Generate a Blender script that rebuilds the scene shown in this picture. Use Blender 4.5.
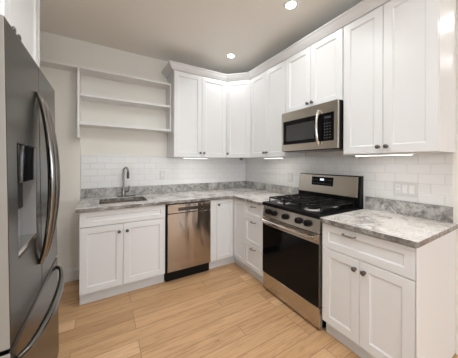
import bpy, bmesh, math, random
from mathutils import Vector, Matrix
PI = math.pi
random.seed(7)
S = bpy.context.scene
for o in list(bpy.data.objects):
    bpy.data.objects.remove(o)
COL = S.collection

# ------------------------------------------------------------------ camera
CAM = Vector((-2.1312, -3.0232, 1.3312)); YAW = 0.5346; ROLL = 0.003
cd = bpy.data.cameras.new('camera'); cam = bpy.data.objects.new('camera', cd); COL.objects.link(cam)
cd.sensor_width = 36; cd.sensor_fit = 'HORIZONTAL'
cd.lens = 36 * 212.67 / 458
cd.shift_y = -(179 - 163.185) / 458
cd.clip_start = 0.01
f = Vector((math.sin(YAW), math.cos(YAW), 0)); r0 = Vector((math.cos(YAW), -math.sin(YAW), 0)); u0 = Vector((0, 0, 1))
cr, sr = math.cos(ROLL), math.sin(ROLL)
rr = r0 * cr + u0 * sr; uu = u0 * cr - r0 * sr
cam.matrix_world = Matrix(((rr.x, uu.x, -f.x, CAM.x), (rr.y, uu.y, -f.y, CAM.y), (rr.z, uu.z, -f.z, CAM.z), (0, 0, 0, 1)))
S.camera = cam

# ------------------------------------------------------------------ world, exposure, daylight
S.view_settings.view_transform = 'Standard'
S.view_settings.look = 'None'
S.view_settings.gamma = 1
S.view_settings.use_curve_mapping = False
S.view_settings.exposure = 0.1
w = bpy.data.worlds.new('world'); S.world = w; w.use_nodes = True
wb = w.node_tree.nodes['Background']; wb.inputs[0].default_value = (0.75, 0.85, 1.0, 1); wb.inputs[1].default_value = 7.2
CEIL = 2.76
CAN_W = 2.2          # watts of each recessed lamp over the counters
FILL_B = 0.7; FILL_C = 11; FILL_D = 11.5  # ceiling lamps added out of view, powers set to fill the kitchen
ROOM_W = 3         # and of the unseen ones added in the rest of the room
WIN_F = 54          # added daylight, through unseen windows made up behind the camera
WIN_G = 10; WIN_H = 3   # and through the two made up in the left wall
LED_W = 0.5

def area_light(name, loc, sx, sy, watts, col=(1, 1, 1), rot=(0, 0, 0), shape='RECTANGLE', parent=None, spread=PI):
    ld = bpy.data.lights.new(name, 'AREA'); ld.shape = shape; ld.size = sx
    if shape in ('RECTANGLE', 'ELLIPSE'): ld.size_y = sy
    ld.energy = watts; ld.color = col; ld.spread = spread
    o = bpy.data.objects.new(name, ld); COL.objects.link(o); o.location = loc; o.rotation_euler = rot
    if parent: o.parent = parent
    return o
# added fill lights just outside the invented windows behind the camera
for i, wx in enumerate((-2.1, -0.4, 1.6)):
    area_light('window_daylight', (wx, -9.75, 1.5), 1.1, 1.5, WIN_F, (0.86, 0.945, 1.0), (PI / 2 + 0.3, 0, 0))

for i, wy in enumerate((-7.2, -4.4)):  # same added fill outside the invented left wall windows
    area_light('window_daylight', (-3.45, wy, 1.5), 1.1, 1.5, (WIN_G, WIN_H)[i], (0.86, 0.945, 1.0), (PI / 2 + 0.3, 0, -PI / 2))

# ------------------------------------------------------------------ material helpers
def mat(name, col, rough=0.5, metal=0.0, spec=0.5, emit=None, es=0):
    m = bpy.data.materials.new(name); m.use_nodes = True
    b = m.node_tree.nodes['Principled BSDF']
    b.inputs['Base Color'].default_value = (*col, 1); b.inputs['Roughness'].default_value = rough
    b.inputs['Metallic'].default_value = metal; b.inputs['Specular IOR Level'].default_value = spec
    if emit:
        b.inputs['Emission Color'].default_value = (*emit, 1); b.inputs['Emission Strength'].default_value = es
    return m
def nd(m, t, **kw):
    n = m.node_tree.nodes.new(t)
    for k, v in kw.items(): setattr(n, k, v)
    return n
def lk(m, a, b): m.node_tree.links.new(a, b)
def pos(m): return nd(m, 'ShaderNodeNewGeometry').outputs['Position']
def mapping(m, vec, scale=(1, 1, 1), loc=(0, 0, 0), rot=(0, 0, 0)):
    n = nd(m, 'ShaderNodeMapping'); n.inputs['Scale'].default_value = scale; n.inputs['Location'].default_value = loc; n.inputs['Rotation'].default_value = rot
    lk(m, vec, n.inputs['Vector']); return n.outputs[0]
def noise(m, vec, scale, detail=4, rough=0.5, dist=0):
    n = nd(m, 'ShaderNodeTexNoise'); n.inputs['Scale'].default_value = scale; n.inputs['Detail'].default_value = detail
    n.inputs['Roughness'].default_value = rough; n.inputs['Distortion'].default_value = dist
    lk(m, vec, n.inputs['Vector']); return n.outputs[0]
def ramp(m, fac, stops):
    n = nd(m, 'ShaderNodeValToRGB'); e = n.color_ramp.elements
    while len(e) < len(stops): e.new(0.5)
    for k, (p, c) in enumerate(stops):
        e[k].position = p; e[k].color = (*c, 1) if len(c) == 3 else c
    lk(m, fac, n.inputs[0]); return n.outputs[0]
def mix(m, fac, a, b, mode='MIX'):
    n = nd(m, 'ShaderNodeMix', data_type='RGBA', blend_type=mode)
    for s, v in ((n.inputs[0], fac), (n.inputs[6], a), (n.inputs[7], b)):
        if isinstance(v, (int, float)): s.default_value = v
        elif isinstance(v, tuple): s.default_value = (*v, 1)
        else: lk(m, v, s)
    return n.outputs[2]
def bump(m, h, strength, dist=0.01):
    n = nd(m, 'ShaderNodeBump'); n.inputs['Strength'].default_value = strength; n.inputs['Distance'].default_value = dist
    lk(m, h, n.inputs['Height']); lk(m, n.outputs[0], m.node_tree.nodes['Principled BSDF'].inputs['Normal']); return n
def bsdf(m): return m.node_tree.nodes['Principled BSDF']

# ------------------------------------------------------------------ materials
M = {}
def paint(name, col, rough, bs=0.03, sc=220):
    m = mat(name, col, rough, spec=0.3); p = pos(m); bump(m, noise(m, p, sc, 2), bs, 0.002); return m
M['wall'] = paint('wall_paint', (0.86, 0.83, 0.765), 0.8)
M['ceiling'] = paint('ceiling_paint', (0.92, 0.89, 0.83), 0.9)
M['trim'] = mat('trim_paint', (0.78, 0.765, 0.735), 0.4, spec=0.4)
M['white'] = mat('cabinet_paint', (0.77, 0.77, 0.765), 0.35, spec=0.45)
M['toe'] = mat('toe_kick_paint', (0.68, 0.685, 0.685), 0.45)  # cabinet white greyed: shade of the toe recess put into the colour
M['shelfw'] = mat('shelf_paint', (0.86, 0.85, 0.83), 0.45, spec=0.4)

def granite(name, base_stops, lo, hi, sc):
    m = mat(name, (0.7, 0.66, 0.6), 0.2, spec=0.45); p = pos(m)
    warp = nd(m, 'ShaderNodeTexNoise'); warp.inputs['Scale'].default_value = 1.7; warp.inputs['Detail'].default_value = 3; lk(m, p, warp.inputs['Vector'])
    pw = nd(m, 'ShaderNodeVectorMath', operation='MULTIPLY_ADD')
    lk(m, warp.outputs['Color'], pw.inputs[0]); pw.inputs[1].default_value = (1.1, 1.1, 1.1); lk(m, p, pw.inputs[2])
    base = ramp(m, noise(m, p, 6, 5, 0.6), base_stops)
    v1 = noise(m, mapping(m, pw.outputs[0], (1.5, 1.0, 1.5)), sc, 9, 0.68, 0.9)
    vein = ramp(m, v1, [(lo - 0.04, (0, 0, 0)), (lo, (0.7, 0.7, 0.7)), (hi, (0.5, 0.5, 0.5)), (hi + 0.08, (0.0, 0.0, 0.0))])
    vc = ramp(m, noise(m, p, 20, 7, 0.72), [(0.38, (0.03, 0.027, 0.025)), (0.47, (0.17, 0.16, 0.15)), (0.60, (0.50, 0.48, 0.455))])
    c1 = mix(m, vein, base, vc)
    sp = ramp(m, noise(m, p, 70, 3, 0.6), [(0.33, (0.8, 0.8, 0.8)), (0.40, (0, 0, 0))])
    c2 = mix(m, sp, c1, (0.16, 0.145, 0.13))
    lk(m, c2, bsdf(m).inputs['Base Color']); return m
M['granite'] = granite('granite', [(0.30, (0.66, 0.60, 0.55)), (0.5, (0.80, 0.76, 0.72)), (0.7, (0.86, 0.84, 0.81))], 0.42, 0.445, 2.6)
M['granite_edge'] = granite('granite_edge', [(0.30, (0.13, 0.115, 0.10)), (0.5, (0.26, 0.235, 0.21)), (0.7, (0.46, 0.42, 0.38))], 0.42, 0.56, 3.0)  # slab stone darkened to stand for its dimmer edge
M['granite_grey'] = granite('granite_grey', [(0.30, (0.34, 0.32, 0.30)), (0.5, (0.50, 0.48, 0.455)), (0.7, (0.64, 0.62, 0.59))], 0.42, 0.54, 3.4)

def tile(name, axis):
    m = mat(name, (0.82, 0.82, 0.81), 0.25, spec=0.4); p = pos(m)
    sp = nd(m, 'ShaderNodeSeparateXYZ'); lk(m, p, sp.inputs[0])
    cb = nd(m, 'ShaderNodeCombineXYZ'); lk(m, sp.outputs[axis], cb.inputs[0]); lk(m, sp.outputs[2], cb.inputs[1])
    mp = mapping(m, cb.outputs[0], (1, 1, 1), (10.02, -1.024, 0))
    b = nd(m, 'ShaderNodeTexBrick'); lk(m, mp, b.inputs['Vector'])
    b.inputs['Color1'].default_value = (0.83, 0.825, 0.81, 1); b.inputs['Color2'].default_value = (0.81, 0.805, 0.79, 1)
    b.inputs['Mortar'].default_value = (0.68, 0.67, 0.65, 1)
    b.inputs['Scale'].default_value = 1; b.inputs['Mortar Size'].default_value = 0.0016; b.inputs['Mortar Smooth'].default_value = 0.1
    b.inputs['Brick Width'].default_value = 0.152; b.inputs['Row Height'].default_value = 0.0762
    lk(m, b.outputs['Color'], bsdf(m).inputs['Base Color'])
    b2 = nd(m, 'ShaderNodeTexBrick'); lk(m, mp, b2.inputs['Vector'])
    b2.inputs['Color1'].default_value = (1, 1, 1, 1); b2.inputs['Color2'].default_value = (0.97, 0.97, 0.97, 1); b2.inputs['Mortar'].default_value = (0, 0, 0, 1)
    b2.inputs['Scale'].default_value = 1; b2.inputs['Mortar Size'].default_value = 0.009; b2.inputs['Mortar Smooth'].default_value = 1
    b2.inputs['Brick Width'].default_value = 0.152; b2.inputs['Row Height'].default_value = 0.0762
    bump(m, b2.outputs['Color'], 0.45, 0.003); return m
M['tile_back'] = tile('subway_tile_back', 0); M['tile_right'] = tile('subway_tile_right', 1)

def wood_floor():
    m = mat('oak_planks', (0.55, 0.36, 0.2), 0.38, spec=0.4); p = pos(m)
    b = nd(m, 'ShaderNodeTexBrick', offset=0.37, offset_frequency=3)
    lk(m, mapping(m, p, (1, 1, 1), (20.3, 20.05, 0)), b.inputs['Vector'])
    b.inputs['Color1'].default_value = (0, 0, 0, 1); b.inputs['Color2'].default_value = (1, 1, 1, 1); b.inputs['Mortar'].default_value = (0.5, 0.5, 0.5, 1)
    b.inputs['Scale'].default_value = 1; b.inputs['Mortar Size'].default_value = 0.0018; b.inputs['Mortar Smooth'].default_value = 0.2
    b.inputs['Brick Width'].default_value = 1.15; b.inputs['Row Height'].default_value = 0.125
    plank = ramp(m, b.outputs['Color'], [(0.0, (0.49, 0.285, 0.14)), (0.35, (0.65, 0.40, 0.215)), (0.7, (0.57, 0.345, 0.175)), (1.0, (0.76, 0.50, 0.29))])
    pv = nd(m, 'ShaderNodeVectorMath', operation='MULTIPLY_ADD')
    lk(m, b.outputs['Color'], pv.inputs[0]); pv.inputs[1].default_value = (7.3, 3.1, 5.0); lk(m, p, pv.inputs[2])
    grain = noise(m, mapping(m, pv.outputs[0], (1.3, 16, 1)), 3.0, 7, 0.62, 0.8)
    g = ramp(m, grain, [(0.30, (0.74, 0.68, 0.62)), (0.5, (0.98, 0.97, 0.96)), (0.72, (1.10, 1.10, 1.09))])
    c = mix(m, 1.0, plank, g, 'MULTIPLY')
    kn = ramp(m, noise(m, mapping(m, pv.outputs[0], (1.2, 3.2, 1)), 3.4, 3, 0.5), [(0.23, (0.55, 0.44, 0.36)), (0.30, (1, 1, 1))])
    c = mix(m, 1.0, c, kn, 'MULTIPLY')
    c = mix(m, b.outputs['Fac'], c, (0.24, 0.14, 0.075))
    lk(m, c, bsdf(m).inputs['Base Color'])
    bump(m, grain, 0.08, 0.004); return m
M['floor'] = wood_floor()

def steel(name, col, rough, vertical=True, wav=0.0, brush=0.04):
    m = mat(name, col, rough, 1.0); p = pos(m)
    s = (500, 500, 5) if vertical else (5, 5, 900)
    n1 = noise(m, mapping(m, p, s), 1.0, 3)
    rg = ramp(m, n1, [(0.3, (rough * 0.93,) * 3), (0.7, (rough * 1.08,) * 3)])
    lk(m, rg, bsdf(m).inputs['Roughness'])
    if wav:
        n2 = noise(m, mapping(m, p, (9, 9, 2.2)), 1.0, 1, 0.4, 0.6)
        ad = nd(m, 'ShaderNodeMath', operation='MULTIPLY_ADD'); lk(m, n2, ad.inputs[0]); ad.inputs[1].default_value = wav; 
        sc = nd(m, 'ShaderNodeMath', operation='MULTIPLY'); lk(m, n1, sc.inputs[0]); sc.inputs[1].default_value = brush * 0.02
        lk(m, sc.outputs[0], ad.inputs[2]); bump(m, ad.outputs[0], 1.0, 0.02)
    else:
        bump(m, n1, brush, 0.0003)
    return m
M['steel'] = steel('stainless_steel', (0.57, 0.525, 0.47), 0.25, False)
M['steel_dw'] = steel('stainless_door', (0.44, 0.40, 0.365), 0.16, True, 0.3)
M['steel_bright'] = mat('polished_steel', (0.72, 0.69, 0.65), 0.18, 1.0)
M['steel_dark'] = mat('dark_stainless', (0.108, 0.102, 0.094), 0.27, 1.0)
M['steel_side'] = mat('burner_metal', (0.62, 0.60, 0.57), 0.45, 0.6)
M['fridge_side'] = mat('fridge_side_paint', (0.30, 0.285, 0.26), 0.4, 0.0)
M['grey_plastic'] = mat('grey_plastic', (0.28, 0.28, 0.28), 0.4)
M['handle_dark'] = mat('smoky_handle', (0.22, 0.212, 0.2), 0.15, 1.0)
M['black'] = mat('black_enamel', (0.004, 0.004, 0.0045), 0.3, spec=0.16)
M['black_glass'] = mat('black_glass', (0.004, 0.004, 0.005), 0.06, spec=0.16)
M['matte_black'] = mat('matte_black', (0.005, 0.005, 0.0055), 0.5, spec=0.2)
M['iron'] = mat('cast_iron', (0.007, 0.007, 0.0075), 0.45, spec=0.3)
M['faucet_steel'] = mat('faucet_steel', (0.36, 0.35, 0.34), 0.25, 1.0)
M['plate'] = mat('plate_plastic', (0.67, 0.66, 0.64), 0.35)
M['knob'] = mat('gunmetal_knob', (0.16, 0.15, 0.14), 0.32, 1.0)
M['pull'] = mat('pewter_pull', (0.30, 0.285, 0.27), 0.3, 1.0)
M['plastic'] = mat('white_plastic', (0.82, 0.815, 0.80), 0.3)
M['slot'] = mat('dark_slot', (0.03, 0.03, 0.03), 0.6)
M['display'] = mat('lit_display', (0.02, 0.02, 0.02), 0.2, emit=(0.7, 0.85, 1.0), es=1.5)
M['legend'] = mat('panel_legend', (0.12, 0.12, 0.125), 0.5)
M['lamp'] = mat('lamp_lens', (1, 1, 1), 0.5, emit=(1.0, 0.96, 0.9), es=30)
M['led'] = mat('led_strip', (1, 1, 1), 0.5, emit=(1.0, 0.96, 0.88), es=4)
M['mesh_glass'] = mat('microwave_window', (0.035, 0.036, 0.036), 0.12, spec=0.6)
M['greyglass'] = mat('grey_glass', (0.06, 0.062, 0.065), 0.12, spec=0.6)
def glass():
    m = mat('window_glass', (0.8, 0.85, 0.85), 0.02); bsdf(m).inputs['Alpha'].default_value = 0.12; return m
M['glass'] = glass()

# ------------------------------------------------------------------ geometry helpers
class MB:
    def __init__(s): s.bm = bmesh.new()
    def box(s, x0, x1, y0, y1, z0, z1):
        v = [s.bm.verts.new(p) for p in ((x0, y0, z0), (x1, y0, z0), (x1, y1, z0), (x0, y1, z0), (x0, y0, z1), (x1, y0, z1), (x1, y1, z1), (x0, y1, z1))]
        for q in ((3, 2, 1, 0), (4, 5, 6, 7), (0, 1, 5, 4), (1, 2, 6, 5), (2, 3, 7, 6), (3, 0, 4, 7)):
            s.bm.faces.new([v[i] for i in q])
        return s
    def prism(s, pts, z0, z1):
        a = [s.bm.verts.new((x, y, z0)) for x, y in pts]; b = [s.bm.verts.new((x, y, z1)) for x, y in pts]
        n = len(pts); s.bm.faces.new(a[::-1]); s.bm.faces.new(b)
        for i in range(n): s.bm.faces.new((a[i], a[(i + 1) % n], b[(i + 1) % n], b[i]))
        return s
    def extrude_x(s, prof, x0, x1):      # prof: (y, z) points
        a = [s.bm.verts.new((x0, y, z)) for y, z in prof]; b = [s.bm.verts.new((x1, y, z)) for y, z in prof]
        n = len(prof); s.bm.faces.new(a); s.bm.faces.new(b[::-1])
        for i in range(n): s.bm.faces.new((a[i], b[i], b[(i + 1) % n], a[(i + 1) % n]))
        return s
    def lathe(s, prof, mtx, seg=20):     # prof: (radius, height) from bottom to top, closed with caps
        rings = []
        for r, h in prof:
            rings.append([s.bm.verts.new(mtx @ Vector((r * math.cos(2 * PI * k / seg), r * math.sin(2 * PI * k / seg), h))) for k in range(seg)])
        for a, b in zip(rings, rings[1:]):
            for k in range(seg): s.bm.faces.new((a[k], a[(k + 1) % seg], b[(k + 1) % seg], b[k]))
        s.bm.faces.new(rings[0][::-1]); s.bm.faces.new(rings[-1]); return s
    def tube(s, pts, rad, seg=10, flat=None):   # rad: number or list; flat=(axis vector, factor) squashes the section
        pts = [Vector(p) for p in pts]; rings = []; n = len(pts); prev = None
        for i, p in enumerate(pts):
            t = (pts[min(i + 1, n - 1)] - pts[max(i - 1, 0)]).normalized()
            a = prev if prev else (Vector((0, 0, 1)) if abs(t.z) < 0.9 else Vector((1, 0, 0)))
            a = (a - t * a.dot(t)).normalized(); prev = a; b = t.cross(a)
            r = rad[i] if isinstance(rad, (list, tuple)) else rad
            ring = []
            for k in range(seg):
                d = a * (math.cos(2 * PI * k / seg) * r) + b * (math.sin(2 * PI * k / seg) * r)
                if flat: ax = Vector(flat[0]); d = d + ax * (d.dot(ax) * (flat[1] - 1))
                ring.append(s.bm.verts.new(p + d))
            rings.append(ring)
        for a, b in zip(rings, rings[1:]):
            for k in range(seg): s.bm.faces.new((a[k], a[(k + 1) % seg], b[(k + 1) % seg], b[k]))
        s.bm.faces.new(rings[0][::-1]); s.bm.faces.new(rings[-1]); return s
    def ring(s, ox0, ox1, oz0, oz1, ix0, ix1, iz0, iz1, y0, y1):   # a rectangular frame lying in XZ, from y0 (front) to y1 (back)
        def q(a, b, c, d, y): return [s.bm.verts.new(p) for p in ((a, y, c), (b, y, c), (b, y, d), (a, y, d))]
        of, inf, ob, ib = q(ox0, ox1, oz0, oz1, y0), q(ix0, ix1, iz0, iz1, y0), q(ox0, ox1, oz0, oz1, y1), q(ix0, ix1, iz0, iz1, y1)
        for i in range(4):
            j = (i + 1) % 4
            for fc in ((of[i], of[j], inf[j], inf[i]), (ob[j], ob[i], ib[i], ib[j]), (of[j], of[i], ob[i], ob[j]), (inf[i], inf[j], ib[j], ib[i])): s.bm.faces.new(fc)
        return s
    def shaker(s, x0, x1, z0, z1, yf, th=0.02, rail=0.058, rec=0.009):   # front at yf (faces -Y), back at yf+th
        def q(d, y): return [s.bm.verts.new(p) for p in ((x0 + d, y, z0 + d), (x1 - d, y, z0 + d), (x1 - d, y, z1 - d), (x0 + d, y, z1 - d))]
        e = 0.0018
        L = [q(0, yf + th), q(0, yf + e), q(e, yf), q(rail, yf), q(rail + 0.002, yf + rec * 0.5), q(rail + 0.009, yf + rec)]
        s.bm.faces.new(L[0][::-1]); s.bm.faces.new(L[-1])
        for a, b in zip(L, L[1:]):
            for i in range(4): s.bm.faces.new((a[i], a[(i + 1) % 4], b[(i + 1) % 4], b[i]))
        return s
    def out(s, name, m, parent=None, bev=0.0, smooth=False, loc=None, kind=None):
        bmesh.ops.recalc_face_normals(s.bm, faces=s.bm.faces)
        me = bpy.data.meshes.new(name); s.bm.to_mesh(me); s.bm.free()
        o = bpy.data.objects.new(name, me); COL.objects.link(o); me.materials.append(M[m] if isinstance(m, str) else m)
        if parent: o.parent = parent
        if loc: o.location = loc
        if smooth:
            for p in me.polygons: p.use_smooth = True
        if bev:
            b = o.modifiers.new('bevel', 'BEVEL'); b.width = bev; b.segments = 2; b.limit_method = 'ANGLE'; b.angle_limit = 0.6
        if kind: o['kind'] = kind
        return o
def smooth_auto(o, ang=0.6):
    for p in o.data.polygons: p.use_smooth = True
    try: o.data.set_sharp_from_angle(angle=ang)
    except Exception: pass
    return o
def tag(o, label, cat, group=None):
    o['label'] = label; o['category'] = cat
    if group: o['group'] = group
    return o
def thing(name, label, cat, loc=(0, 0, 0), rotz=0, group=None):
    o = bpy.data.objects.new(name, None); COL.objects.link(o); o.location = loc; o.rotation_euler = (0, 0, rotz); o.empty_display_size = 0.1
    return tag(o, label, cat, group)
def T(x, y, z): return Matrix.Translation((x, y, z))
FWD = Matrix.Rotation(PI / 2, 4, 'X')       # lathe axis +Z -> -Y (out of a front that faces -Y)

def knob(x, yf, z, parent):
    b = MB(); b.lathe([(0.011, 0), (0.011, 0.002), (0.0055, 0.004), (0.005, 0.013), (0.012, 0.017), (0.0155, 0.021), (0.0155, 0.025), (0.012, 0.0285), (0.005, 0.030)], T(x, yf - 0.0002, z) @ FWD, 18)
    o = smooth_auto(b.out('knob', 'knob', parent)); o['label'] = 'small round dark metal knob'; return o
def bar_pull(x, yf, z, parent, half=0.05):
    b = MB()
    b.tube([(x - half, yf - 0.0003, z), (x - half, yf - 0.018, z), (x - half * 0.82, yf - 0.027, z), (x - half * 0.4, yf - 0.030, z), (x + half * 0.4, yf - 0.030, z), (x + half * 0.82, yf - 0.027, z), (x + half, yf - 0.018, z), (x + half, yf - 0.0003, z)], [0.006, 0.0055, 0.006, 0.0065, 0.0065, 0.006, 0.0055, 0.006], 10)
    o = smooth_auto(b.out('pull', 'pull', parent)); o['label'] = 'short pewter bar pull'; return o
def door(x0, x1, z0, z1, yf, parent, kn=None, name='door', m='white', rail=0.058):
    d = MB().shaker(x0 + 0.0015, x1 - 0.0015, z0, z1, yf, 0.0195, rail).out(name, m, parent)
    if kn: knob(kn[0], yf, kn[1], d)
    return d

# ------------------------------------------------------------------ the room
XL, YF, XR = -3.2, -9.5, 3.2
def struct(b, name, m, bev=0): return b.out(name, m, bev=bev, kind='structure')
struct(MB().box(XL - 0.1, XR + 0.1, YF - 0.1, 0.1, -0.1, 0), 'floor', 'floor')
struct(MB().box(XL - 0.1, XR + 0.1, YF - 0.1, 0.1, CEIL, CEIL + 0.1), 'ceiling', 'ceiling')
PX, PY = -2.356, -0.055             # the thicker piece of back wall left of the open shelves
LEDGE = 2.358
b = MB().box(PX, 0.0, 0, 0.1, 0, CEIL); b.box(XL, PX, 0, 0.1, LEDGE, CEIL); b.box(XL, PX, PY, 0.1, 0, LEDGE - 0.0)
struct(b, 'wall_back', 'wall')
struct(MB().box(0.0, XR, -2.568, 0.1, 0, CEIL), 'wall_right', 'wall')
b = MB(); edges = [YF, -7.7, -6.7, -4.9, -3.9, 0.1]
for i in range(5):
    if i % 2 == 0: b.box(XL - 0.1, XL, edges[i], edges[i + 1], 0, CEIL)
    else: b.box(XL - 0.1, XL, edges[i], edges[i + 1], 0, 0.85); b.box(XL - 0.1, XL, edges[i], edges[i + 1], 2.2, CEIL)
struct(b, 'wall_left', 'wall')
struct(MB().box(XR, XR + 0.1, YF, -2.568, 0, CEIL), 'wall_far_right', 'wall')
b = MB(); edges = [XL, -2.6, -1.6, -0.9, 0.1, 1.1, 2.1, XR]
for i in range(0, 7):
    if i % 2 == 0: b.box(edges[i], edges[i + 1], YF - 0.1, YF, 0, CEIL)
    else: b.box(edges[i], edges[i + 1], YF - 0.1, YF, 0, 0.85); b.box(edges[i], edges[i + 1], YF - 0.1, YF, 2.2, CEIL)
struct(b, 'wall_front', 'wall')
for i, (a, c) in enumerate(((-2.6, -1.6), (-0.9, 0.1), (1.1, 2.1))):  # windows added out of view to carry the fill light
    fr = MB().ring(a, c, 0.85, 2.2, a + 0.05, c - 0.05, 0.9, 2.15, YF - 0.08, YF - 0.02); fr.box(a + 0.05, c - 0.05, YF - 0.065, YF - 0.035, 1.51, 1.55)
    wo = struct(fr, 'window_%d' % (i + 1), 'trim')
    MB().box(a + 0.05, c - 0.05, YF - 0.052, YF - 0.048, 0.9, 2.15).out('pane', 'glass', wo)
for i, (a, c) in enumerate(((-7.7, -6.7), (-4.9, -3.9))):  # left wall windows, likewise added for light
    fr = MB().ring(a, c, 0.85, 2.2, a + 0.05, c - 0.05, 0.9, 2.15, -0.03, 0.03); fr.box(a + 0.05, c - 0.05, -0.015, 0.015, 1.51, 1.55)
    wo = struct(fr, 'window_%d' % (i + 4), 'trim'); wo.location = (XL - 0.05, 0, 0); wo.rotation_euler = (0, 0, PI / 2)
    MB().box(a + 0.05, c - 0.05, -0.002, 0.002, 0.9, 2.15).out('pane', 'glass', wo)
def baseboard(name, b): return struct(b, name, 'trim', 0.003)
bb = [(0, 0), (-0.014, 0), (-0.014, 0.11), (-0.009, 0.125), (-0.006, 0.14), (0, 0.14)]
baseboard('baseboard_back', MB().extrude_x([(PY + y, z) for y, z in bb], XL + 0.02, -2.345))
baseboard('baseboard_right', MB().extrude_x([(-2.568 + y, z * 0.85) for y, z in bb], 0.006, XR - 0.02))
baseboard('baseboard_front', MB().box(XL + 0.02, XR - 0.02, YF, YF + 0.014, 0, 0.13))
baseboard('baseboard_left', MB().box(XL, XL + 0.014, YF + 0.02, -2.4, 0, 0.13))
# board capping the thicker wall, in line with the top of the shelves
struct(MB().box(XL, -2.374, -0.22, 0.0 - 0.001, LEDGE, LEDGE + 0.022), 'trim_1', 'shelfw', 0.002)

# ------------------------------------------------------------------ recessed ceiling lamps
def can(x, y, label, group=None, watts=CAN_W):
    t = thing('recessed_light', label, 'ceiling light', (x, y, CEIL), 0, group)
    MB().lathe([(0.043, -0.006), (0.062, -0.006), (0.066, -0.001), (0.043, -0.0005)], Matrix.Identity(4), 32).out('trim_ring', 'plastic', t, smooth=False)
    MB().lathe([(0.042, -0.0075), (0.042, -0.005)], Matrix.Identity(4), 32).out('lens', 'lamp', t)
    area_light('lamp', (0, 0, -0.012), 0.08, 0.08, watts, (0.93, 0.97, 1.0), (0, 0, 0), 'DISK', t, 2.85)
can(-0.681, -1.659, 'round recessed ceiling light above the range, nearer of the two in view')
can(-0.674, -0.607, 'round recessed ceiling light above the corner cabinet, farther of the two in view')
can(-0.675, -2.71, 'round recessed ceiling light outside the picture, nearest the right wall cabinets', None, FILL_B)
can(-1.42, -1.72, 'round recessed ceiling light outside the picture, between refrigerator and range', None, FILL_C)  # added out of view to light the left wall, counter and floor
can(-1.9, -2.71, 'round recessed ceiling light outside the picture, over the photographer', None, FILL_D)
for x, y in ((-2.3, -3.7), (-2.3, -5.2), (0.85, -2.86), (1.93, -3.08), (-2.0, -6.8), (-0.4, -6.8), (1.5, -6.8)):  # fill lamps added out of view, besides those read from end-panel reflections
    can(x, y, 'round recessed ceiling light behind the camera, outside the picture', 'ceiling lights outside the picture', 3.0 if -3.2 < y else ROOM_W)

# ------------------------------------------------------------------ tiled walls
W = 0.008
tb = MB().box(-2.353, -0.001 - W, -W, -0.0005, 0.9165, 1.432).out('tile_backsplash', 'tile_back'); tag(tb, 'white subway tile backsplash on the back wall above the sink counter', 'backsplash')
tr = MB().box(-W, -0.0005, -2.541, -0.0005, 0.90, 1.425).out('tile_backsplash', 'tile_right'); tag(tr, 'white subway tile backsplash on the right wall behind the range', 'backsplash')

# ------------------------------------------------------------------ dimensions of the runs
D = 0.662; BD = D - 0.0205; C = 0.69; ZC = 0.914; TH = 0.033; ZB = ZC - TH - 0.001     # cabinet front, body front, counter edge, heights
TOE = 0.115; TK = D - 0.055
U = 0.343; UB = U - 0.0205; ZU = 1.41; ZT = 2.519
SINK0, SINK1 = -2.318, -1.541
DW0, DW1 = -1.524, -1.0
CORN = 0.911; R0, R1 = -1.258, -1.952; E0, E1 = -1.967, -2.546

# base cabinets ------------------------------------------------------
def base_body(t, w, side_to_floor=()):
    b = MB().box(0.001, w - 0.001, -BD, -0.003, TOE, ZB); b.out('body', 'white', t, 0.001)
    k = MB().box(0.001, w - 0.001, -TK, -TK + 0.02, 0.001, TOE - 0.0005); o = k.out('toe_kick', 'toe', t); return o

w_ = SINK1 - SINK0
t = thing('sink_base_cabinet', 'wide white shaker base cabinet below the sink, left of the dishwasher', 'cabinet', (SINK0, 0, 0), 0)
b = MB()                                     # open box: the basin hangs inside
b.box(0.001, 0.019, -BD, -0.003, TOE, ZB); b.box(w_ - 0.019, w_ - 0.001, -BD, -0.003, TOE, ZB); b.box(0.019, w_ - 0.019, -BD, -0.003, TOE, TOE + 0.018)
b.box(0.019, w_ - 0.019, -0.012, -0.003, TOE + 0.018, ZB); b.box(0.019, w_ - 0.019, -BD, -BD + 0.018, ZB - 0.14, ZB)
b.out('body', 'white', t)
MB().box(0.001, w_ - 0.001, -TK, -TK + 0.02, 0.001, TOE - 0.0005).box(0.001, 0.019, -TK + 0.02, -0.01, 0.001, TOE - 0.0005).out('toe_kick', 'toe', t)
MB().shaker(0.003, w_ - 0.003, 0.733, 0.873, -D, 0.0195, 0.045).out('false_drawer_front', 'white', t)
mid = w_ * 0.465
door(0.002, mid, TOE + 0.003, 0.728, -D, t, (mid - 0.036, 0.655)); door(mid, w_ - 0.002, TOE + 0.003, 0.728, -D, t, (mid + 0.036, 0.655))

t = thing('corner_base_cabinet', 'white corner base cabinet with two inward meeting doors, right of the dishwasher', 'cabinet', (0, 0, 0), 0)
MB().prism([(-0.003, -0.003), (-0.993, -0.003), (-0.993, -BD), (-BD, -BD), (-BD, -CORN + 0.001), (-0.003, -CORN + 0.001)], TOE, ZB).out('body', 'white', t)
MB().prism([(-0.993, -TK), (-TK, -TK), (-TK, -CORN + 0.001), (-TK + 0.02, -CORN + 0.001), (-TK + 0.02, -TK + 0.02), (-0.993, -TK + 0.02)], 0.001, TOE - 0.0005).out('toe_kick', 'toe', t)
MB().box(-0.993, -CORN - 0.001, -D, -BD - 0.0005, TOE, 0.874).out('filler_strip', 'white', t, 0.001)
dA = door(-CORN, -D - 0.002, TOE + 0.003, 0.872, -D, t, (-0.884, 0.812), rail=0.045)
dB = MB().shaker(D + 0.002, CORN - 0.002, TOE + 0.003, 0.872, -D, 0.0195, 0.045).out('door', 'white', t)
dB.rotation_euler = (0, 0, -PI / 2)

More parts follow.
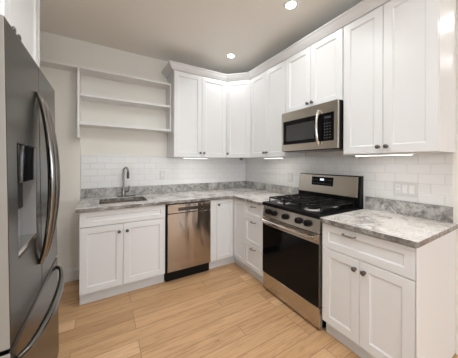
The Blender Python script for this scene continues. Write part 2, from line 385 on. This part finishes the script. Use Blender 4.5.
wd = 1.248 - CORN - 0.002
t = thing('drawer_base_cabinet', 'narrow white base cabinet with three drawers, left of the range', 'cabinet', (0, -CORN - 0.001, 0), -PI / 2)
base_body(t, wd)
for z0, z1, hz in ((0.70, 0.873, 0.838), (0.394, 0.695, 0.662), (TOE + 0.003, 0.389, 0.358)):
    d = MB().shaker(0.003, wd - 0.002, z0, z1, -D, 0.0195, 0.042).out('drawer', 'white', t); bar_pull(wd * 0.55, -D, hz, d, 0.036)

we = E0 - E1
t = thing('base_cabinet', 'white base cabinet with one drawer above two doors, right of the range', 'cabinet', (0, E0, 0), -PI / 2)
base_body(t, we)
MB().box(we - 0.019, we - 0.001, -TK, -0.003, 0.001, TOE - 0.0005).box(we - 0.001, we + 0.004, -D + 0.0, -0.003, 0.001, ZB).out('side_panel', 'white', t, 0.001)
d = MB().shaker(0.003, we - 0.003, 0.69, 0.868, -D, 0.0195, 0.05).out('drawer', 'white', t); bar_pull(we * 0.37, -D, 0.832, d, 0.042)
m_ = we * 0.49
door(0.002, m_, TOE + 0.003, 0.685, -D, t, (m_ - 0.03, 0.62)); door(m_, we - 0.002, TOE + 0.003, 0.685, -D, t, (m_ + 0.03, 0.62))

def edge_faces(o):       # edge shade put into the colour; same stone as the polished top
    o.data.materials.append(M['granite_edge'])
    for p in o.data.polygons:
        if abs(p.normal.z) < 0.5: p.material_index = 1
# countertops ---------------------------------------------------------
def slab_with_hole(outer, hole, z0, z1):
    bm = bmesh.new(); ed = []
    for loop in (outer, hole):
        if not loop: continue
        vs = [bm.verts.new((x, y, z1)) for x, y in loop]; ed += [bm.edges.new((vs[i], vs[(i + 1) % len(vs)])) for i in range(len(vs))]
    bmesh.ops.triangle_fill(bm, use_beauty=True, use_dissolve=False, edges=ed)
    r = bmesh.ops.extrude_face_region(bm, geom=bm.faces[:])
    for v in r['geom']:
        if isinstance(v, bmesh.types.BMVert): v.co.z = z0
    b = MB(); b.bm.free(); b.bm = bm; return b
SX0, SX1, SY0, SY1 = -2.165, -1.70, -0.52, -0.165
def rrect(x0, x1, y0, y1, r, n=5):
    p = []
    for cx, cy, a in ((x1 - r, y1 - r, 0), (x0 + r, y1 - r, PI / 2), (x0 + r, y0 + r, PI), (x1 - r, y0 + r, 1.5 * PI)):
        for k in range(n + 1): p.append((cx + r * math.cos(a + k / n * PI / 2), cy + r * math.sin(a + k / n * PI / 2)))
    return p
t = thing('countertop', 'veined cream and grey granite countertop with sink, running around the corner', 'countertop', (0, 0, 0), 0)
b = slab_with_hole([(-2.344, -0.0095), (-2.344, -C), (-C, -C), (-C, R0 + 0.002), (-0.0095, R0 + 0.002), (-0.0095, -0.0095)], rrect(SX0, SX1, SY0, SY1, 0.018), ZC - TH, ZC)
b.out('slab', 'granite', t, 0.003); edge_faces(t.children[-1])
US = 1.026
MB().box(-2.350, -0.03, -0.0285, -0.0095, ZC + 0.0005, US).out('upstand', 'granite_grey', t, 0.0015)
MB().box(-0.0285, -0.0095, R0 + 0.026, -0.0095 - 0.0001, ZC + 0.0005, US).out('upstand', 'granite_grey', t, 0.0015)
t = thing('countertop', 'veined cream and grey granite countertop piece right of the range', 'countertop', (0, 0, 0), 0)
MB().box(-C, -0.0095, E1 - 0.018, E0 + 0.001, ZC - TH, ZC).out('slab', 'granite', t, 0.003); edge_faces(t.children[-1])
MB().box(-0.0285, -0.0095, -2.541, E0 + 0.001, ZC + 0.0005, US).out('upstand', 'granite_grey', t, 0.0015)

# sink and faucet -----------------------------------------------------
t = thing('sink', 'stainless undermount sink set in the granite below the open shelves', 'sink', ((SX0 + SX1) / 2, (SY0 + SY1) / 2, ZC - TH - 0.2), 0)
hx, hy = (SX1 - SX0) / 2, (SY1 - SY0) / 2
def loopz(b, x, y, r, z): return [b.bm.verts.new((px, py, z)) for px, py in rrect(-x, x, -y, y, r)]
b = MB(); L = [loopz(b, hx + 0.02, hy + 0.02, 0.03, 0.199), loopz(b, hx + 0.003, hy + 0.003, 0.03, 0.199), loopz(b, hx - 0.004, hy - 0.004, 0.035, 0.02), loopz(b, hx - 0.03, hy - 0.03, 0.03, 0.002),
               loopz(b, hx - 0.028, hy - 0.028, 0.03, 0.0), loopz(b, hx - 0.001, hy - 0.001, 0.035, 0.018), loopz(b, hx + 0.0055, hy + 0.0055, 0.03, 0.197), loopz(b, hx + 0.02, hy + 0.02, 0.03, 0.197)]
for p, q in zip(L, L[1:] + L[:1]):
    if p is L[3]: continue
    n = len(p)
    for i in range(n): b.bm.faces.new((p[i], p[(i + 1) % n], q[(i + 1) % n], q[i]))
b.bm.faces.new(L[3]); b.bm.faces.new(L[4][::-1])
smooth_auto(b.out('basin', 'steel', t))
MB().lathe([(0.04, 0.0025), (0.04, 0.005), (0.03, 0.006), (0.012, 0.004)], T(0, 0.03, 0), 24).out('drain', 'steel_bright', t)

t = thing('faucet', 'gooseneck pull-down faucet in brushed steel behind the sink', 'faucet', (-1.912, -0.095, ZC + 0.0005), 0)
b = MB(); b.prism(rrect(-0.075, 0.135, -0.027, 0.027, 0.025), 0, 0.006); smooth_auto(b.out('base_plate', 'steel_dark', t))
b = MB(); b.lathe([(0.026, 0.0063), (0.026, 0.012), (0.021, 0.018), (0.0195, 0.10), (0.017, 0.105)], Matrix.Identity(4), 20); smooth_auto(b.out('body', 'faucet_steel', t))
path = [(0, 0, 0.1)] + [(0, 0, 0.15 + 0.047 * k) for k in range(4)]
dx, dy = 0.62, -0.78; R = 0.036
for k in range(1, 13):
    a = PI * k / 12; path.append((dx * R * (1 - math.cos(a)), dy * R * (1 - math.cos(a)), 0.31 + R * 1.4 * math.sin(a)))
smooth_auto(MB().tube(path, 0.0105, 12).out('spout', 'faucet_steel', t))
e = path[-1]
smooth_auto(MB().lathe([(0.011, 0), (0.0135, -0.02), (0.0145, -0.075), (0.0135, -0.085)], T(*e), 16).out('spray_head', 'steel_dark', t))
smooth_auto(MB().tube([(0.018, 0, 0.055), (0.05, 0, 0.06), (0.058, 0, 0.07), (0.062, 0, 0.135)], [0.011, 0.011, 0.008, 0.006], 10).out('lever', 'steel_dark', t))

# dishwasher ----------------------------------------------------------
wdw = DW1 - DW0
t = thing('dishwasher', 'stainless steel dishwasher under the counter between white cabinets', 'dishwasher', (DW0, 0, 0), 0)
MB().box(-0.012, wdw + 0.004, -0.63, -0.06, 0.02, 0.872).out('body', 'matte_black', t)
b = MB(); yd = -0.685
b.extrude_x([(-0.631, 0.125), (yd + 0.004, 0.125), (yd, 0.129), (yd, 0.765), (yd + 0.012, 0.770), (-0.631, 0.770)], 0.003, wdw - 0.003)
d = b.out('door', 'steel_dw', t, 0.0015)
b = MB(); b.ring(0.003, wdw - 0.003, 0.774, 0.868, 0.12, wdw - 0.10, 0.795, 0.83, yd, -0.6315); p = b.out('control_panel', 'steel_dw', t, 0.0015)
MB().box(0.121, wdw - 0.101, yd + 0.028, -0.634, 0.796, 0.829).out('handle_pocket', 'steel_dark', p)
MB().box(0.0, wdw - 0.002, -0.632, -0.606, 0.008, 0.12).out('kickplate', 'matte_black', t)

# range ---------------------------------------------------------------
wr = R0 - R1
t = thing('gas_range', 'stainless gas range with black oven glass, between drawers and base cabinet', 'stove', (0, R0, 0), -PI / 2)
YR = -0.657
MB().box(0.002, wr - 0.002, YR + 0.035, -0.03, 0.02, 0.889).out('body', 'matte_black', t)
for x in (0.04, wr - 0.04):
    for y in (-0.62, -0.1): MB().lathe([(0.018, 0.001), (0.018, 0.019)], T(x, y, 0), 12).out('levelling_foot', 'matte_black', t)
MB().box(0.004, wr - 0.004, YR - 0.006, YR + 0.034, 0.025, 0.185).out('storage_drawer', 'steel', t, 0.004)
dr = MB().ring(0.004, wr - 0.004, 0.192, 0.768, 0.022, wr - 0.022, 0.2, 0.686, YR - 0.012, YR + 0.034).out('oven_door', 'steel', t, 0.002)
MB().box(0.006, wr - 0.006, YR - 0.0145, YR + 0.0, 0.193, 0.692).out('oven_glass', 'black_glass', dr, 0.001)
b = MB(); hz = 0.742; hy_ = YR - 0.05
b.tube([(0.03, hy_ + 0.008, hz), (0.06, hy_, hz), (wr / 2, hy_ - 0.008, hz), (wr - 0.06, hy_, hz), (wr - 0.03, hy_ + 0.008, hz)], 0.0155, 12)
for x in (0.05, wr - 0.05): b.box(x - 0.012, x + 0.012, hy_ + 0.008, YR - 0.0125, hz - 0.010, hz + 0.010)
smooth_auto(b.out('handle', 'steel_bright', dr), 0.5)
# sloped control panel
b = MB(); b.extrude_x([(YR - 0.012, 0.774), (YR + 0.004, 0.888), (YR + 0.034, 0.888), (YR + 0.034, 0.774)], 0.004, wr - 0.004)
cp = b.out('control_panel', 'steel', t, 0.002)
sl = math.atan2(0.016, 0.114)
for xk in (0.08, 0.168, 0.33, 0.495, 0.595):
    mt = T(xk * wr / 0.729 + 0.01, YR - 0.0042, 0.833) @ Matrix.Rotation(-sl, 4, 'X') @ FWD
    b = MB(); b.lathe([(0.029, 0.0005), (0.029, 0.005), (0.0265, 0.007), (0.025, 0.030), (0.021, 0.034)], mt, 20)
    kb = smooth_auto(b.out('knob', 'black', t)); kb['label'] = 'round black burner knob'
# cooktop
ct = MB()
ct.extrude_x([(YR - 0.014, 0.890), (YR - 0.014, 0.918), (YR - 0.006, 0.925), (-0.03, 0.925), (-0.03, 0.890)], 0.0, wr)
ct.out('cooktop', 'black', t, 0.003)
MB().box(0.05, wr - 0.05, YR + 0.075, -0.13, 0.9231, 0.9245).out('burner_pan', 'steel_side', t) if False else None
for bx, by, br in ((0.17, -0.53, 0.045), (0.17, -0.24, 0.036), (wr / 2, -0.385, 0.04), (wr - 0.17, -0.53, 0.05), (wr - 0.17, -0.24, 0.036)):
    b = MB(); b.lathe([(br * 1.5, 0.9252), (br * 1.45, 0.928), (br, 0.929), (br, 0.934)], T(bx, by, 0), 24)
    bo = smooth_auto(b.out('burner', 'steel_side', t)); bo['label'] = 'metal burner base with a black cap'
    c_ = MB(); c_.lathe([(br * 0.95, 0.9342), (br * 0.95, 0.941), (br * 0.8, 0.944)], T(bx, by, 0), 24); smooth_auto(c_.out('burner_cap', 'iron', bo))
for g0, g1 in ((0.035, 0.245), (0.25, wr - 0.25), (wr - 0.245, wr - 0.035)):
    b = MB(); zt0, zt1 = 0.962, 0.975; ya, yb = YR + 0.05, -0.125; h = 0.0048
    b.box(g0, g0 + 2 * h, ya, yb, zt0, zt1); b.box(g1 - 2 * h, g1, ya, yb, zt0, zt1)
    for yy in (ya, (ya * 2 + yb) / 3, (ya + yb * 2) / 3, yb - 2 * h, (ya + yb) / 2 - h): b.box(g0, g1, yy, yy + 2 * h, zt0, zt1)
    xm = (g0 + g1) / 2
    b.box(xm - h, xm + h, ya, yb, zt0, zt1)
    for k in (0.25, 0.75):
        xx = g0 + (g1 - g0) * k; b.box(xx - h * .7, xx + h * .7, ya + 0.05, ya + 0.18, zt0, zt1 + 0.002); b.box(xx - h * .8, xx + h * .8, yb - 0.18, yb - 0.05, zt0, zt1 + 0.002)
    for xx in (g0, g1 - 2 * h):
        for yy in (ya, yb - 2 * h, (ya + yb) / 2 - h): b.box(xx, xx + 2 * h, yy, yy + 2 * h, 0.9253, zt0)
    b.out('grate', 'iron', t, 0.002)
# backguard
b = MB(); b.extrude_x([(-0.098, 0.9255), (-0.095, 1.00), (-0.075, 1.205), (-0.062, 1.214), (-0.032, 1.214), (-0.032, 0.9255)], -0.022, wr)
bg = b.out('backguard', 'black', t, 0.002)
def bgp(z, off): return (-0.095 + (z - 1.0) / 0.205 * 0.02 - off, z)
def bg_panel(x0, x1, z0, z1, o0, o1):
    return MB().extrude_x([bgp(z0, o0), bgp(z0, o1), bgp(z1, o1), bgp(z1, o0)], x0, x1)
bg_panel(-0.016, wr - 0.022, 1.012, 1.205, 0.0003, 0.006).out('backguard_face', 'steel', bg, 0.002)
bg_panel(0.165, 0.425, 1.093, 1.185, 0.0062, 0.008).out('control_glass', 'black_glass', bg)
bg_panel(0.272, 0.318, 1.147, 1.167, 0.0082, 0.0086).out('clock_display', 'display', bg)
for r_ in range(2):
    for k in range(9):
        if 3 <= k <= 5 and r_ == 1: continue
        x = 0.183 + k * 0.0262
        bg_panel(x, x + 0.011, 1.112 + r_ * 0.04, 1.116 + r_ * 0.04, 0.0082, 0.0085).out('button', 'legend', bg)

# upper cabinets -------------------------------------------------------
UX0 = -1.359; DG = 0.587
def upper(label, loc, rot, w, z0, kz, split=None, zt=ZT, two=True, inset=0.0):
    t = thing('wall_cabinet', label, 'cabinet', loc, rot)
    MB().box(0.0008, w - 0.0008, -UB, -0.002 - W * 0, z0, zt).out('body', 'white', t, 0.001)
    s = split if split else w / 2
    door(0.002 + inset, s, z0 + 0.001, ZT - 0.006, -U, t, (s - 0.027, kz)); door(s, w - 0.002, z0 + 0.001, ZT - 0.006, -U, t, (s + 0.027, kz))
    return t
ZUB = 1.4335  # back wall uppers start above the tile
def upper_tiled(label, loc, rot, w, kz, split=None):      # body stands off the tile
    t = thing('wall_cabinet', label, 'cabinet', loc, rot)
    MB().box(0.0008, w - 0.0008, -UB, -W - 0.001, ZU, ZT).out('body', 'white', t, 0.001)
    s = split if split else w / 2
    door(0.002, s, ZU + 0.001, ZT - 0.006, -U, t, (s - 0.027, kz)); door(s, w - 0.002, ZU + 0.001, ZT - 0.006, -U, t, (s + 0.027, kz))
    return t
upper_tiled('white two-door wall cabinet on the back wall, beside the open shelves', (UX0, 0, 0), 0, UX0 * -1 - DG - 0.001, 1.468)
UY1, UY2, UY3 = -1.262, -1.938, -2.551
upper_tiled('white two-door wall cabinet between the corner cabinet and the microwave', (0, -DG - 0.001, 0), -PI / 2, -UY1 - DG - 0.002, 1.468)
upper_tiled('tall white two-door wall cabinet right of the microwave', (0, UY2 - 0.001, 0), -PI / 2, UY2 - UY3 - 0.001, 1.458)
t = thing('wall_cabinet', 'white short two-door wall cabinet directly above the microwave', 'cabinet', (0, UY1 - 0.001, 0), -PI / 2)
wm = UY1 - UY2 - 0.002
MB().box(0.0008, wm - 0.0008, -UB, -0.003, 1.886, ZT).out('body', 'white', t, 0.001)
door(0.002, wm / 2, 1.888, ZT - 0.006, -U, t, (wm / 2 - 0.027, 1.938)); door(wm / 2, wm - 0.002, 1.888, ZT - 0.006, -U, t, (wm / 2 + 0.027, 1.938))
t = thing('wall_cabinet', 'white single-door wall cabinet set diagonally across the corner', 'cabinet', (0, 0, 0), 0)
g = W + 0.001
MB().prism([(-g, -g), (-DG, -g), (-DG, -UB), (-UB, -DG), (-g, -DG)], ZU, ZT).out('body', 'white', t, 0.001)
dw_ = (DG - UB) * math.sqrt(2)
cxm = -(DG + UB) / 2
d = MB().shaker(-dw_ / 2 + 0.012, dw_ / 2 - 0.012, ZU + 0.001, ZT - 0.006, -0.0205, 0.0195).out('door', 'white', t)
d.location = (cxm, cxm, 0); d.rotation_euler = (0, 0, -PI / 4)
knob(-dw_ / 2 + 0.04, -0.0205, 1.468, d)

# crown moulding swept along the cabinet fronts
def offset_path(pts, d):
    out = []; n = len(pts)
    for i in range(n):
        p = Vector(pts[i]); ns = []
        if i > 0: e = (p - Vector(pts[i - 1])).normalized(); ns.append(Vector((e.y, -e.x)))
        if i < n - 1: e = (Vector(pts[i + 1]) - p).normalized(); ns.append(Vector((e.y, -e.x)))
        if len(ns) == 1: q = p + ns[0] * d
        else:
            mm = (ns[0] + ns[1]).normalized(); q = p + mm * (d / mm.dot(ns[0]))
        out.append(q)
    return out
cpath = [(UX0, -0.001), (UX0, -UB), (-DG, -UB), (-UB, -DG), (-UB, UY3), (-0.001, UY3)]
prof = [(-0.002, 2.520), (0.022, 2.520), (0.026, 2.525), (0.032, 2.532), (0.052, 2.556), (0.066, 2.578), (0.074, 2.583), (0.078, 2.588), (0.078, 2.594), (-0.002, 2.594)]
bm = bmesh.new(); rows = [[bm.verts.new((q.x, q.y, z)) for q in offset_path(cpath, d)] for d, z in prof]
npf = len(prof)
for i in range(npf):
    a, b2 = rows[i], rows[(i + 1) % npf]
    for k in range(len(cpath) - 1): bm.faces.new((a[k], a[k + 1], b2[k + 1], b2[k]))
for k in (0, len(cpath) - 1): bm.faces.new([rows[i][k] for i in range(npf)])
b = MB(); b.bm.free(); b.bm = bm
cm = b.out('crown_moulding', 'white'); tag(cm, 'white crown moulding running along the tops of the wall cabinets', 'moulding')

# lights and fitting under the wall cabinets
def led(label, loc, rot, L_):
    t = thing('light_bar', label, 'under-cabinet light', loc, rot)
    MB().box(-L_ / 2, L_ / 2, -0.018, 0.018, -0.014, -0.0005).out('housing', 'plastic', t, 0.001)
    MB().box(-L_ / 2 + 0.008, L_ / 2 - 0.008, -0.012, 0.012, -0.0165, -0.0142).out('diffuser', 'led', t)
    area_light('lamp', (0, 0, -0.018), L_ - 0.02, 0.02, LED_W * L_ / 0.4, (1.0, 0.96, 0.91), (0, 0, 0), 'RECTANGLE', t)
led('thin lit light bar under the tall wall cabinet right of the microwave', (-0.26, -2.20, ZU), PI / 2, 0.40)
led('thin lit light bar under the wall cabinet beside the open shelves', (-1.02, -0.24, ZU), 0, 0.36)
led('thin lit light bar under the wall cabinet left of the microwave', (-0.24, -0.95, ZU), PI / 2, 0.34)
t = thing('plug_adapter', 'small dark fitting under the corner wall cabinet', 'adapter', (-0.30, -0.30, ZU), -PI / 4)
MB().box(-0.022, 0.022, -0.015, 0.015, -0.024, -0.0005).out('body', 'knob', t, 0.002)
smooth_auto(MB().tube([(0, 0, -0.0242), (0, 0.005, -0.05)], [0.003, 0.003], 8).out('cord_stub', 'pull', t))

# microwave -------------------------------------------------------------
t = thing('microwave', 'stainless over-the-range microwave with black window, hung below the short wall cabinet', 'microwave', (0, UY1 - 0.008, 0), -PI / 2)
wm2 = UY1 - UY2 - 0.012; Z0, Z1 = 1.462, 1.884; YM = -0.408
MB().box(0.001, wm2 - 0.001, YM + 0.022, -W - 0.002, Z0, Z1 - 0.002).out('body', 'matte_black', t)
ix0, ix1, iz0, iz1 = 0.024, wm2 - 0.036, Z0 + 0.072, Z1 - 0.098
fr = MB().ring(0, wm2, Z0 + 0.002, Z1 - 0.001, ix0, ix1, iz0, iz1, YM, YM + 0.0215).out('front_frame', 'steel', t, 0.002)
xs = wm2 * 0.755
dd = MB().box(ix0 + 0.0005, xs, YM + 0.002, YM + 0.021, iz0 + 0.0005, iz1 - 0.0005).out('door_glass', 'black_glass', t, 0.001)
MB().box(ix0 + 0.045, xs - 0.075, YM + 0.0012, YM + 0.0018, iz0 + 0.035, iz1 - 0.045).out('window', 'mesh_glass', dd)
hx_ = xs - 0.012
b = MB(); hp = []
for k in range(13):
    s_ = k / 12; hp.append((hx_ - 0.004, YM - 0.012 - 0.034 * math.sin(PI * s_) ** 0.7, iz0 - 0.028 + (iz1 - iz0 + 0.056) * s_))
b.tube([(hx_ - 0.004, YM + 0.0005, iz0 - 0.024)] + hp + [(hx_ - 0.004, YM + 0.0005, iz1 + 0.024)], [0.009] + [0.0115] * 13 + [0.009], 12)
smooth_auto(b.out('handle', 'steel_bright', t))
pn = MB().box(xs + 0.0015, ix1 - 0.0005, YM + 0.003, YM + 0.021, iz0 + 0.0005, iz1 - 0.0005).out('control_panel', 'black_glass', t)
MB().box(xs + 0.035, ix1 - 0.03, YM + 0.002, YM + 0.0028, iz1 - 0.05, iz1 - 0.03).out('clock_display', 'greyglass', pn)
for r_ in range(6):
    for k in range(3):
        x = xs + 0.03 + k * (ix1 - xs - 0.06) / 2.6; z = iz0 + 0.025 + r_ * 0.026
        MB().box(x, x + 0.012, YM + 0.0022, YM + 0.0028, z, z + 0.006).out('button', 'legend', pn)
MB().box(0.03, wm2 - 0.03, -0.36, -0.08, Z0 - 0.006, Z0 - 0.0005).out('grease_filter', 'knob', t)

# open shelves -----------------------------------------------------------
t = thing('open_shelf_unit', 'open white wall shelves with two levels, left of the wall cabinets', 'shelf', ((-2.356 + UX0) / 2, 0, 1.773), 0)
zb = 1.773; hw = (UX0 - 0.002 + 2.372) / 2; SD = 0.22
x0 = -2.372 - (-2.356 + UX0) / 2; x1 = UX0 - 0.002 - (-2.356 + UX0) / 2
MB().box(x0, x0 + 0.019, -SD, PY - 0.001, -0.17, LEDGE + 0.022 - zb).out('side_panel', 'shelfw', t, 0.001)
MB().box(x1 - 0.014, x1, -SD, -0.001, -0.03, LEDGE + 0.022 - zb).out('side_panel', 'shelfw', t, 0.001)
MB().box(x0 + 0.0195, x1 - 0.0145, -SD, -0.001, LEDGE - zb, LEDGE + 0.022 - zb).out('top_board', 'shelfw', t, 0.001)
for z in (2.088, 1.776):
    MB().box(x0 + 0.0195, x1 - 0.0145, -SD, -0.001, z - 0.027 - zb, z - zb).out('shelf', 'shelfw', t, 0.001)

# outlets and switches -----------------------------------------------------
def wall_plate(name, label, cat, loc, rot, w, h, gangs):
    t = thing(name, label, cat, loc, rot)
    p = MB().box(-w / 2, w / 2, -0.0062, -0.0003, -h / 2, h / 2).out('cover_plate', 'plate', t, 0.002)
    for gx, kind in gangs:
        if kind == 'outlet':
            MB().box(gx - 0.0165, gx + 0.0165, -0.0085, -0.0062, -0.034, 0.034).out('receptacle', 'plastic', t, 0.001)
            b = MB()
            for zz in (-0.018, 0.018):
                for xx in (-0.007, 0.007): b.box(gx + xx - 0.0012, gx + xx + 0.0012, -0.0089, -0.0086, zz - 0.005, zz + 0.005)
                b.box(gx - 0.002, gx + 0.002, -0.0089, -0.0086, zz - 0.013, zz - 0.009)
            b.out('slots', 'slot', t)
        else:
            b = MB(); b.extrude_x([(-0.0062, -0.033), (-0.0105, -0.033), (-0.0075, 0.033), (-0.0062, 0.033)], gx - 0.0165, gx + 0.0165); b.out('rocker', 'plastic', t, 0.001)
    return t
wall_plate('wall_outlet', 'white wall outlet in the tiles behind the sink counter', 'outlet', (-1.42, -W, 1.165), 0, 0.072, 0.117, [(0, 'outlet')])
wall_plate('wall_outlet', 'white wall outlet in the tiles left of the range', 'outlet', (-W, -1.03, 1.145), -PI / 2, 0.072, 0.117, [(0, 'outlet')])
wall_plate('switch_plate', 'wide white three-gang plate with an outlet and two rocker switches', 'switch', (-W, -2.262, 1.125), -PI / 2, 0.165, 0.117, [(-0.046, 'outlet'), (0, 'rocker'), (0.046, 'rocker')])

# refrigerator --------------------------------------------------------------
FY0, FY1 = -2.065, -1.232; fw = FY1 - FY0; TILT = 0.0155
# local axes: front faces -Y, x runs left to right as seen from the front
t = thing('refrigerator', 'tall dark stainless french-door refrigerator with a dispenser, at the left edge', 'refrigerator', (-2.385, FY0, 0.0), 0)
t.rotation_mode = 'XYZ'
t.matrix_world = Matrix.Translation((-2.378, FY0, 0.0)) @ Matrix.Rotation(-TILT, 4, 'Y') @ Matrix.Rotation(PI / 2, 4, 'Z')
ZG = 0.715; ZTOP = 1.808; DT = 0.075
MB().box(0.006, fw - 0.006, DT + 0.012, 0.72, 0.03, ZTOP - 0.03).out('body', 'fridge_side', t, 0.004)
for x in (0.05, fw - 0.05): MB().lathe([(0.02, 0.001), (0.02, 0.029)], T(x, 0.12, 0), 12).out('levelling_foot', 'matte_black', t)
MB().box(0.02, fw - 0.02, 0.05, 0.08, 0.012, 0.075).out('kick_grille', 'matte_black', t)
for x in (0.01, fw - 0.09): MB().box(x, x + 0.08, 0.08, 0.16, ZTOP - 0.029, ZTOP + 0.008).out('hinge_cover', 'matte_black', t, 0.004)
half = fw / 2
# left door with the dispenser recess
rx0, rx1, rz0, rz1 = 0.095, 0.352, 0.985, 1.40
ld = MB().ring(0.002, half - 0.002, ZG + 0.006, ZTOP, rx0, rx1, rz0, rz1, 0.0, DT).out('door', 'steel_dark', t, 0.006)
b = MB(); b.box(rx0 + 0.001, rx1 - 0.001, 0.058, 0.07, rz0 + 0.001, rz1 - 0.001)
b.box(rx0 + 0.001, rx0 + 0.006, 0.004, 0.058, rz0 + 0.001, rz1 - 0.001); b.box(rx1 - 0.006, rx1 - 0.001, 0.004, 0.058, rz0 + 0.001, rz1 - 0.001)
ds = b.out('dispenser', 'grey_plastic', ld)
MB().box(rx0 + 0.007, rx1 - 0.007, -0.001, 0.03, 1.255, rz1 - 0.002).out('dispenser_panel', 'black_glass', ld, 0.001)
MB().box(rx0 + 0.007, rx1 - 0.007, 0.002, 0.057, rz0 + 0.002, rz0 + 0.02).out('drip_tray', 'steel_bright', ld, 0.002)
MB().box(rx0 + 0.07, rx1 - 0.07, 0.03, 0.05, 1.14, 1.26).out('paddle', 'black', ld, 0.004)
rd = MB().box(half + 0.002, fw - 0.002, 0.0, DT, ZG + 0.006, ZTOP).out('door', 'steel_dark', t, 0.006)
def door_handle(x, parent):
    b = MB(); pts = []; z0, z1 = 0.85, 1.665
    for k in range(17):
        s_ = k / 16; pts.append((x, -0.004 - 0.050 * math.sin(PI * s_) ** 0.7, z0 + (z1 - z0) * s_))
    b.tube(pts, [0.010 + 0.008 * math.sin(PI * k / 16) for k in range(17)], 12)
    smooth_auto(b.out('handle', 'handle_dark', parent))
door_handle(half - 0.045, ld); door_handle(half + 0.045, rd)
fd = MB().box(0.002, fw - 0.002, 0.0, DT, 0.08, ZG - 0.006).out('freezer_drawer', 'steel_dark', t, 0.006)
b = MB(); pts = []
for k in range(21):
    s_ = k / 20; pts.append((0.04 + (fw - 0.08) * s_, -0.004 - 0.056 * math.sin(PI * s_) ** 0.55, 0.655))
b.tube(pts, [0.010 + 0.007 * math.sin(PI * k / 20) for k in range(21)], 12)
smooth_auto(b.out('handle', 'handle_dark', fd))

for o in (ld, rd, fd):                      # painted door flanks
    o.data.materials.append(M['fridge_side'])
    for p in o.data.polygons:
        if abs(p.normal.x) > 0.9 and abs(abs(p.center.x - half) - half) < 0.01: p.material_index = 1
# cabinet above the refrigerator
t = thing('wall_cabinet', 'white two-door wall cabinet above the refrigerator', 'cabinet', (-2.5 - U, -2.09, 0), PI / 2)
wl = -1.18 + 2.09
MB().box(0.001, wl - 0.001, -UB, 0.31, 1.87, ZT).out('body', 'white', t, 0.001)
MB().box(wl + 0.0005, wl + 0.022, -U - 0.004, 0.31, 1.87, ZT).out('side_panel', 'white', t, 0.001)
s_ = wl * 0.455
door(0.002, s_, 1.872, ZT - 0.006, -U, t, (s_ - 0.035, 1.925)); door(s_, wl - 0.002, 1.872, ZT - 0.006, -U, t, (s_ + 0.035, 1.925))
